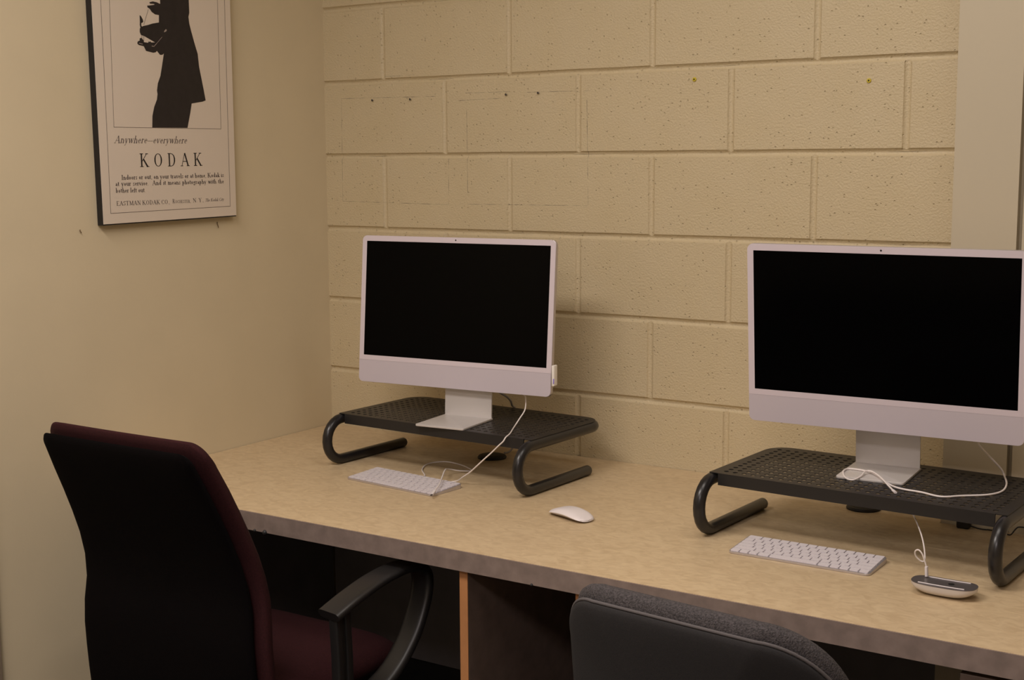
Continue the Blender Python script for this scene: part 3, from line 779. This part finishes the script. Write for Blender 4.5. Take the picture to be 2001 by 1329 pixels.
HAND = [(-.6173,1.8896),(-.6296,1.893),(-.642,1.8939),(-.6527,1.8909),(-.6511,1.8877),(-.6378,1.8883),(-.6371,1.8864),(-.6496,1.8839),(-.6602,1.8823),(-.6587,1.8778),(-.6526,1.8757),(-.6468,1.8689),(-.6365,1.8638),(-.6223,1.8633),(-.6132,1.8652),(-.6118,1.892)]
FIN = [(-.6848,1.858),(-.6808,1.8561),(-.6759,1.8493),(-.6741,1.8442),(-.6764,1.8414),(-.6808,1.8397),(-.6811,1.8344),(-.6779,1.8294),(-.684,1.8289),(-.6854,1.8354),(-.6847,1.8407)]
flat('silhouette', [BODY, BEL, HAND, FIN, seg_poly((-.6572,1.8733),(-.6731,1.8363),.0007), seg_poly((-.6806,1.8107),(-.6811,1.8027),.0009), seg_poly((-.6749,1.8098),(-.6752,1.7992),.0009)], M_INK)
M_GLINT = mat('print_glint', (0.40, 0.33, 0.29), 0.6)
flat('silhouette_highlight', [[(-.6109,1.8231),(-.6089,1.8273),(-.6042,1.8313),(-.6010,1.8293),(-.6035,1.8257)], seg_poly((-.6503,1.7876),(-.6441,1.7873),.0018), seg_poly((-.6441,1.7873),(-.6348,1.7953),.0014), seg_poly((-.6348,1.7953),(-.6178,1.8112),.0009), seg_poly((-.6900,1.7918),(-.6800,1.7905),.0014)], M_GLINT, x=XI+.0006)

# serif letters as pen strokes; units: baseline 0, cap height 1, x-height .62; T thick, t thin
T_, t_ = .135, .05
def L_(x0, y0, x1, y1, w): return ('l', x0, y0, x1, y1, w)
def A_(cx, cy, rx, ry, a0, a1): return ('a', cx, cy, rx, ry, a0, a1)
def sf(x, y, w=.17): return L_(x-w, y, x+w, y, t_)           # serif
G = {
 ' ': (.34, []), '.': (.26, [L_(.10, .04, .16, .04, .1)]), ',': (.26, [L_(.13, .05, .08, -.12, .09)]), '—': (.95, [L_(.02, .30, .93, .30, .055)]),
 'A': (.92, [L_(.12, 0, .45, 1, t_), L_(.45, 1, .78, 0, T_), L_(.24, .36, .66, .36, t_), sf(.12, .02, .13), sf(.78, .02, .15)]),
 'C': (.88, [A_(.46, .5, .37, .5, 45, 315), L_(.74, .98, .74, .72, t_), L_(.74, .02, .76, .2, t_)]),
 'D': (.95, [L_(.22, 0, .22, 1, T_), A_(.40, .5, .42, .5, -90, 90), L_(.06, .02, .42, .02, t_), L_(.06, .98, .42, .98, t_)]),
 'E': (.82, [L_(.22, 0, .22, 1, T_), L_(.06, .02, .72, .02, t_), L_(.06, .98, .68, .98, t_), L_(.22, .5, .52, .5, t_), L_(.72, 0, .74, .22, t_), L_(.68, 1, .68, .8, t_)]),
 'H': (1.0, [L_(.22, 0, .22, 1, T_), L_(.76, 0, .76, 1, T_), L_(.22, .5, .76, .5, t_), sf(.22, .02), sf(.76, .02), sf(.22, .98), sf(.76, .98)]),
 'I': (.44, [L_(.22, 0, .22, 1, T_), sf(.22, .02), sf(.22, .98)]),
 'K': (.95, [L_(.22, 0, .22, 1, T_), L_(.22, .36, .74, 1, t_), L_(.40, .58, .80, 0, T_), sf(.22, .02), sf(.22, .98), sf(.74, .98, .13), sf(.82, .02, .14)]),
 'M': (1.15, [L_(.20, 0, .22, 1, t_), L_(.22, 1, .57, .02, T_), L_(.57, .02, .92, 1, t_), L_(.94, 1, .96, 0, T_), sf(.20, .02, .12), sf(.96, .02), sf(.17, .98, .1), sf(.97, .98, .12)]),
 'N': (1.0, [L_(.20, 0, .20, 1, t_), L_(.20, 1, .80, 0, T_), L_(.80, 0, .80, 1, t_), sf(.20, .02, .13), sf(.14, .98, .1), sf(.80, .98, .13)]),
 'O': (.98, [A_(.49, .5, .39, .5, 0, 360)]),
 'R': (.92, [L_(.22, 0, .22, 1, T_), A_(.38, .75, .30, .25, -90, 90), L_(.06, .98, .38, .98, t_), L_(.22, .5, .38, .5, t_), L_(.42, .5, .76, 0, T_), sf(.22, .02), sf(.80, .02, .1)]),
 'S': (.68, [A_(.34, .74, .24, .25, 30, 250), A_(.34, .26, .25, .26, -150, 80), L_(.56, .98, .56, .75, t_), L_(.11, .02, .11, .25, t_)]),
 'T': (.86, [L_(.43, 0, .43, 1, T_), L_(.06, .98, .80, .98, t_), L_(.06, 1, .05, .76, t_), L_(.80, 1, .81, .76, t_), sf(.43, .02)]),
 'Y': (.90, [L_(.45, 0, .45, .45, T_), L_(.14, 1, .45, .45, T_), L_(.74, 1, .45, .45, t_), sf(.45, .02), sf(.14, .98, .13), sf(.76, .98, .13)]),
 'a': (.55, [L_(.38, .06, .38, .42, T_), A_(.25, .42, .14, .20, 0, 150), A_(.24, .19, .16, .17, 60, 330), L_(.38, .06, .52, .04, t_)]),
 'b': (.62, [L_(.16, 0, .16, 1.02, T_), A_(.32, .31, .20, .31, -130, 130), L_(.04, 1.0, .16, 1.02, t_)]),
 'd': (.62, [L_(.46, .02, .46, 1.02, T_), A_(.29, .31, .20, .31, 50, 310), L_(.34, 1.0, .46, 1.02, t_), L_(.46, .03, .58, .03, t_)]),
 'e': (.54, [A_(.28, .31, .20, .31, 0, 320), L_(.09, .33, .48, .33, t_)]),
 'f': (.38, [L_(.18, 0, .18, .82, T_), A_(.30, .82, .12, .18, 40, 180), L_(.05, .60, .34, .60, t_), sf(.18, .02, .14)]),
 'g': (.56, [A_(.27, .40, .17, .22, 0, 360), A_(.27, -.12, .21, .16, 0, 360), L_(.16, .18, .20, .04, t_), L_(.40, .56, .54, .60, t_)]),
 'h': (.66, [L_(.16, 0, .16, 1.02, T_), A_(.33, .42, .17, .20, 0, 150), L_(.50, 0, .50, .42, T_), sf(.16, .02, .13), sf(.50, .02, .13), L_(.04, 1.0, .16, 1.02, t_)]),
 'i': (.34, [L_(.17, 0, .17, .62, T_), sf(.17, .02, .13), L_(.05, .59, .17, .62, t_), L_(.14, .88, .20, .88, .12)]),
 'k': (.62, [L_(.16, 0, .16, 1.02, T_), L_(.18, .26, .48, .6, t_), L_(.26, .38, .52, 0, T_), sf(.16, .02, .13), sf(.50, .60, .1), sf(.54, .02, .1), L_(.04, 1.0, .16, 1.02, t_)]),
 'l': (.34, [L_(.17, 0, .17, 1.02, T_), sf(.17, .02, .13), L_(.05, 1.0, .17, 1.02, t_)]),
 'm': (.98, [L_(.16, 0, .16, .62, T_), L_(.48, 0, .48, .42, T_), L_(.80, 0, .80, .42, T_), A_(.32, .42, .16, .19, 0, 150), A_(.64, .42, .16, .19, 0, 150), sf(.16, .02, .13), sf(.48, .02, .12), sf(.80, .02, .13), L_(.04, .59, .16, .62, t_)]),
 'n': (.66, [L_(.16, 0, .16, .62, T_), A_(.33, .42, .17, .20, 0, 150), L_(.50, 0, .50, .42, T_), sf(.16, .02, .13), sf(.50, .02, .13), L_(.04, .59, .16, .62, t_)]),
 'o': (.58, [A_(.29, .31, .21, .31, 0, 360)]),
 'p': (.62, [L_(.16, -.30, .16, .62, T_), A_(.32, .31, .20, .31, -130, 130), sf(.16, -.30, .13), L_(.04, .59, .16, .62, t_)]),
 'r': (.46, [L_(.16, 0, .16, .62, T_), A_(.32, .44, .14, .17, 50, 160), sf(.16, .02, .13), L_(.04, .59, .16, .62, t_), L_(.38, .56, .42, .54, .09)]),
 's': (.44, [A_(.22, .46, .14, .15, 30, 250), A_(.22, .16, .15, .16, -150, 80), L_(.35, .62, .35, .46, t_), L_(.07, .0, .07, .16, t_)]),
 't': (.40, [L_(.18, .10, .18, .80, T_), L_(.04, .60, .36, .60, t_), A_(.28, .12, .10, .12, 180, 320)]),
 'u': (.66, [L_(.15, .20, .15, .62, T_), A_(.31, .20, .16, .19, 180, 330), L_(.50, .02, .50, .62, T_), L_(.03, .60, .15, .62, t_), L_(.38, .60, .50, .62, t_), L_(.50, .03, .63, .03, t_)]),
 'v': (.58, [L_(.12, .62, .30, .02, T_), L_(.30, .02, .48, .62, t_), sf(.12, .61, .11), sf(.48, .61, .09)]),
 'w': (.86, [L_(.12, .62, .29, .02, T_), L_(.29, .02, .44, .60, t_), L_(.44, .62, .61, .02, T_), L_(.61, .02, .77, .62, t_), sf(.12, .61, .11), sf(.77, .61, .09), sf(.44, .61, .1)]),
 'y': (.58, [L_(.12, .62, .30, .04, T_), L_(.48, .62, .22, -.26, t_), sf(.12, .61, .11), sf(.48, .61, .09), L_(.10, -.26, .22, -.27, .09)]),
}
def text_polys(s, p0, p1, height, slant=0.0, bold=1.0, smallcap=None, space=0.0, wordsp=1.0):
    adv = []; x = 0.0; polys = []
    items = []
    for k, ch in enumerate(s):
        sc_ = 1.0; c = ch
        if smallcap and ch.islower(): c = ch.upper(); sc_ = smallcap
        wd, st = G.get(c, G['o'])
        if c == ' ': wd *= wordsp
        items.append((x, sc_, st)); x += wd*sc_+space
    total = x-space
    length = math.hypot(p1[0]-p0[0], p1[1]-p0[1]); kx = length/total; ux = ((p1[0]-p0[0])/length, (p1[1]-p0[1])/length)
    for x0, sc_, st in items:
        def tr(a, b):
            a = x0+a*sc_; b = b*sc_
            X = a*kx+slant*b*height; Y = b*height
            return (p0[0]+ux[0]*X-ux[1]*Y, p0[1]+ux[1]*X+ux[0]*Y)
        def quad(a, b, w):
            # widen across in unscaled glyph space
            dx, dy = b[0]-a[0], b[1]-a[1]; l = math.hypot(dx, dy) or 1
            w *= bold; nx, ny = -dy/l*w/2, dx/l*w/2
            polys.append([tr(a[0]+nx, a[1]+ny), tr(b[0]+nx, b[1]+ny), tr(b[0]-nx, b[1]-ny), tr(a[0]-nx, a[1]-ny)])
        for e in st:
            if e[0] == 'l': quad((e[1], e[2]), (e[3], e[4]), e[5])
            else:
                _, cx, cy, rx, ry, a0, a1 = e; n = max(4, int(abs(a1-a0)/24)); pr = None
                for i in range(n+1):
                    a = math.radians(a0+(a1-a0)*i/n); w_ = (t_+(T_-t_)*abs(math.cos(a))**1.5)*bold
                    o_ = (cx+(rx)*math.cos(a), cy+ry*math.sin(a)); ii = (cx+(rx-w_)*math.cos(a), cy+(ry-w_*.8)*math.sin(a))
                    if pr: polys.append([tr(*pr[0]), tr(*o_), tr(*ii), tr(*pr[1])])
                    pr = (o_, ii)
    return polys
flat('headline', text_polys('Anywhere—everywhere', (-.7790, 1.5548), (-.5490, 1.5556), .0172, slant=.36, bold=.85), M_INK2)
flat('title', text_polys('KODAK', (-.7040, 1.4984), (-.4985, 1.5003), .0320, space=.42, bold=1.0), M_INK)
P3 = text_polys('Indoors or out, on your travels or at home, Kodak is', (-.7615, 1.4685), (-.4250, 1.4708), .0112, bold=1.3)
P3 += text_polys('at your service.  And it means photography with the', (-.7808, 1.4540), (-.4251, 1.4546), .0112, bold=1.3, wordsp=1.3)
P3 += text_polys('bother left out.', (-.7802, 1.4382), (-.6884, 1.4376), .0112, bold=1.3)
flat('paragraph', P3, M_INK2)
P4 = text_polys('EASTMAN KODAK CO.,', (-.7800, 1.4078), (-.6120, 1.4073), .0102, bold=1.1)
P4 += text_polys('Rochester,', (-.6040, 1.4083), (-.5422, 1.4080), .0102, smallcap=.72, bold=1.1)
P4 += text_polys('N. Y.,', (-.5358, 1.4084), (-.4984, 1.4088), .0102, bold=1.1)
P4 += text_polys('The Kodak City.', (-.4942, 1.4090), (-.4258, 1.4098), .0078, slant=.36, bold=1.0)
flat('address_line', P4, M_INK2)

# ------------------------------------------------------------------ chairs
def star_base(t, cz=.10):
    bm = lathe(bmesh.new(), [(.028, .085), (.032, .09), (.032, .13), (.026, .14), (.026, .30), (.017, .302), (.017, .40)], 20); obj('gas_column', bm, M_PLAS, t)
    for k in range(5):
        a = 2*PI*k/5+.3; d = Vector((math.cos(a), math.sin(a), 0))
        bm = sweep(bmesh.new(), [d*.02+Vector((0, 0, .108)), d*.16+Vector((0, 0, .098)), d*.30+Vector((0, 0, .078))], rrect(.022, .014, .008, 3), up=(0, 0, 1), radii=[1.1, .9, .7])
        l = obj('base_arm', bm, M_PLAS, t)
        bm = bmesh.new()
        for s in (-1, 1):
            b2 = prism(bmesh.new(), circ(.025, 18), .006*s, .018*s, axes='xzy', bev=.003)
            me = bpy.data.meshes.new('x'); b2.to_mesh(me); b2.free(); bm.from_mesh(me); bpy.data.meshes.remove(me)
        tube(bm, [(0, -.006, 0), (0, .006, 0)], .008); tube(bm, [(0, 0, 0), (0, 0, .048)], .007)
        c = obj('caster', bm, M_RUB, l); c.location = d*.30+Vector((0, 0, .0255)); c.rotation_euler = (0, 0, a+1.2)

def interp(pts, z):
    """cubic Hermite through (z, value) points"""
    n = len(pts)
    m = [(pts[min(i+1, n-1)][1]-pts[max(i-1, 0)][1])/(pts[min(i+1, n-1)][0]-pts[max(i-1, 0)][0]) for i in range(n)]
    for i in range(n-1):
        (a, p), (b, q) = pts[i], pts[i+1]
        if z <= b:
            h = b-a; s = (z-a)/h
            return (2*s**3-3*s*s+1)*p+(s**3-2*s*s+s)*h*m[i]+(-2*s**3+3*s*s)*q+(s**3-s*s)*h*m[i+1]
    return pts[-1][1]
def chair_left():
    # local: +y faces the desk, origin on the floor below the seat
    X, Y = .5880, -.960
    t = thing('office_chair', 'high-backed burgundy office chair with black armrests, tucked under the desk end', 'chair', (X, Y, 0), math.radians(0))
    # back profile y(z) in world minus Y
    def yb(z):
        pts = [(.40, -.222), (.50, -.232), (.60, -.238), (.68, -.232), (.76, -.248), (.86, -.288), (.95, -.330), (1.02, -.362)]
        z = min(max(z, pts[0][0]), pts[-1][0])
        return interp(pts, z)
    def hw(z):
        pts = [(.32, .246), (.48, .245), (.60, .241), (.72, .231), (.86, .220), (.95, .212), (1.02, .206)]
        z = min(max(z, pts[0][0]), pts[-1][0])
        return interp(pts, z)
    def outline(z0, z1, rt, rb, sh=0.0, n=10, taper=True):
        """outline in (x,z): rounded corners, sides follow hw(z)"""
        base = rrect(1, (z1-z0)/2, 0.0001, 1, 0, (z0+z1)/2)
        pts = []
        w1 = hw(z1)-sh; w0 = hw(z0)-sh
        for k in range(n+1):
            a = PI/2*k/n; pts.append((w1-rt+rt*math.cos(a), z1-rt+rt*math.sin(a)))
        m = 6
        for k in range(1, m): pts.append((w1-rt-(2*(w1-rt))*k/m, z1))
        for k in range(n+1):
            a = PI/2+PI/2*k/n; pts.append((-w1+rt+rt*math.cos(a), z1-rt+rt*math.sin(a)))
        for k in range(1, 12):
            z = (z1-rt)+((z0+rb)-(z1-rt))*k/12; pts.append((-(hw(z)-sh), z))
        for k in range(n+1):
            a = PI+PI/2*k/n; pts.append((-w0+rb+rb*math.cos(a), z0+rb+rb*math.sin(a)))
        for k in range(1, m): pts.append((-w0+rb+(2*(w0-rb))*k/m, z0))
        for k in range(n+1):
            a = 1.5*PI+PI/2*k/n; pts.append((w0-rb+rb*math.cos(a), z0+rb+rb*math.sin(a)))
        for k in range(1, 12):
            z = (z0+rb)+((z1-rt)-(z0+rb))*k/12; pts.append((hw(z)-sh, z))
        return pts
    curve = lambda x: -.10*(x*x)*-1.0
    def fn_sh(a, b, h): return (a, yb(b)+curve(a)*.9+h, b)
    def fn_cu(a, b, h): return (a, yb(b)+.030+curve(a)*.9+h, b)
    bm = pad(bmesh.new(), outline(.33, .992, .024, .04, .006), fn_sh, .018, .010, rings=10, pw=14)
    o = obj('back_shell', bm, M_BURGD, t, angle=80); o['label'] = 'near-black rear face of the backrest'
    bm = pad(bmesh.new(), outline(.345, 1.010, .040, .05, -.008), fn_cu, .040, .016, rings=10, pw=7)
    obj('back_cushion', bm, M_BURG, t, angle=80)
    # seat
    def fs(a, b, h): return (a, b, .455+h+.006*math.cos(a*6)-.02*max(0, (b-.16)/.1)**2)
    bm = pad(bmesh.new(), rrect(.245, .235, (.10, .10, .07, .07), 8, 0, .030), fs, .035, .030, rings=10, pw=7)
    obj('seat', bm, M_BURG, t, angle=80)
    obj('seat_pan', prism(bmesh.new(), rrect(.20, .19, .06, 6, 0, .01), .400, .430, bev=.006), M_PLAS, t)
    sweep_pts = [(0, -.02, .405), (0, -.14, .392), (0, -.190, .405), (0, -.212, .435)]
    obj('back_bracket', sweep(bmesh.new(), smooth_path(sweep_pts, 4), rrect(.035, .007, .004, 3), up=(0, 0, 1)), M_PLAS, t)
    for sx in (-1, 1):
        ax = sx*.286+.012
        # arm loop: pad on top, curving forward and down to the seat, and a ribbed rear post
        P = [(ax-.006*sx, -.080, .634), (ax, -.020, .655), (ax, .060, .670), (ax, .140, .674), (ax, .192, .664), (ax, .214, .635), (ax, .205, .585), (ax-.002*sx, .165, .515), (ax-.010*sx, .105, .455), (ax-.03*sx, .035, .420), (ax-.07*sx, -.01, .412)]
        pth = smooth_path(P, 6); n = len(pth)
        rad = []
        for i in range(n):
            s = i/(n-1)
            if s < .38: w_, h_ = 1.0, .62
            elif s < .55: q = (s-.38)/.17; w_, h_ = 1.0-.1*q, .62+.05*q
            else: w_, h_ = .9, .67-.1*(s-.55)
            rad.append((w_, h_))
        sec = rrect(.029, .016, (.012, .012, .015, .015), 5)
        bm = bmesh.new(); Pn = pth
        # frames: up is 'outward normal' of the loop, kept in the y-z plane
        rings = []
        for i, p in enumerate(Pn):
            T = (Pn[min(i+1, n-1)]-Pn[max(i-1, 0)]).normalized(); side = Vector((1, 0, 0)); side = (side-T*side.dot(T)).normalized()
            nn = side.cross(T).normalized()
            rings.append([bm.verts.new(p+side*a*rad[i][0]+nn*b*rad[i][1]) for a, b in sec])
        for i in range(n-1):
            for k in range(len(sec)): bm.faces.new([rings[i][k], rings[i][(k+1) % len(sec)], rings[i+1][(k+1) % len(sec)], rings[i+1][k]])
        bm.faces.new(rings[0][::-1]); bm.faces.new(rings[-1]); bmesh.ops.recalc_face_normals(bm, faces=bm.faces)
        arm = obj('armrest', bm, M_PLAS, t, angle=50)
        bm = bmesh.new()
        for dy in (-.0135, .0135):
            sweep(bm, [(ax, -.055+dy, .642), (ax-.004*sx, -.045+dy, .54), (ax-.012*sx, -.035+dy, .43)], rrect(.011, .009, .004, 3), up=(0, 1, 0))
        sweep(bm, [(ax, -.055, .640), (ax-.004*sx, -.045, .54), (ax-.012*sx, -.035, .43)], rrect(.006, .010, .002, 3), up=(0, 1, 0))
        add_box(bm, min(ax-.012*sx, .14*sx), max(ax-.012*sx, .14*sx), -.055, -.015, .408, .428)
        obj('arm_post', bm, M_PLAS, arm, angle=50)
    star_base(t)
    return t
chair_left()

M_PIPE = mat('grey_piping', (0.10, 0.09, 0.092), 0.9)
def chair_right():
    X, Y = 1.784, -1.03
    t = thing('office_chair', 'grey cloth office chair with rounded back at the bottom of the photo', 'chair', (X, Y, 0), math.radians(-4))
    ZT, ZB, W = .884, .44, .233
    cy = -.262
    def bend(a, b, h, off):
        R = .50; th = a/R
        y = cy+(R-(R-h)*math.cos(th))*1.0+off-.06*(max(0, (b-.62))/.27)**1.5+.012
        x = (R-h)*math.sin(th)
        return (x, y, b)
    W0 = W
    out = rrect(W0, (ZT-ZB)/2, (.125, .080, .09, .09), 14, 0, (ZT+ZB)/2)
    bm = pad(bmesh.new(), out, lambda a, b, h: bend(a, b, h, .036), .040, .026, rings=12, pw=8)
    obj('back_cushion', bm, M_GREY, t, angle=80)
    out2 = rrect(W0+.001, (ZT-.022-ZB)/2, (.120, .075, .09, .09), 14, 0, (ZT-.022+ZB)/2)
    bm = pad(bmesh.new(), out2, lambda a, b, h: bend(a, b, h, .004), .016, .010, rings=12, pw=14)
    o = obj('back_shell', bm, M_GREYD, t, angle=80); o['label'] = 'charcoal rear face of the backrest'
    pip = [Vector(bend(a, b, 0, .008)) for a, b in rrect(W0+.0015, (ZT-.020-ZB)/2, (.120, .075, .09, .09), 14, 0, (ZT-.020+ZB)/2)]
    bm = bmesh.new(); tube(bm, pip+[pip[0]], .0026, 8); obj('piping', bm, M_PIPE, t, angle=80)
    bm = pad(bmesh.new(), rrect(.24, .23, (.10, .10, .07, .07), 8, 0, .03), lambda a, b, h: (a, b, .445+h), .038, .030, rings=10, pw=7)
    obj('seat', bm, M_GREY, t, angle=80)
    obj('seat_pan', prism(bmesh.new(), rrect(.20, .19, .06, 6, 0, .01), .395, .422, bev=.006), M_PLAS, t)
    obj('back_bracket', sweep(bmesh.new(), smooth_path([(0, -.02, .400), (0, -.18, .390), (0, -.275, .42), (0, -.272, .50), (0, -.262, .60)], 4), rrect(.035, .007, .004, 3), up=(0, 0, 1)), M_PLAS, t)
    star_base(t)
    return t
chair_right()
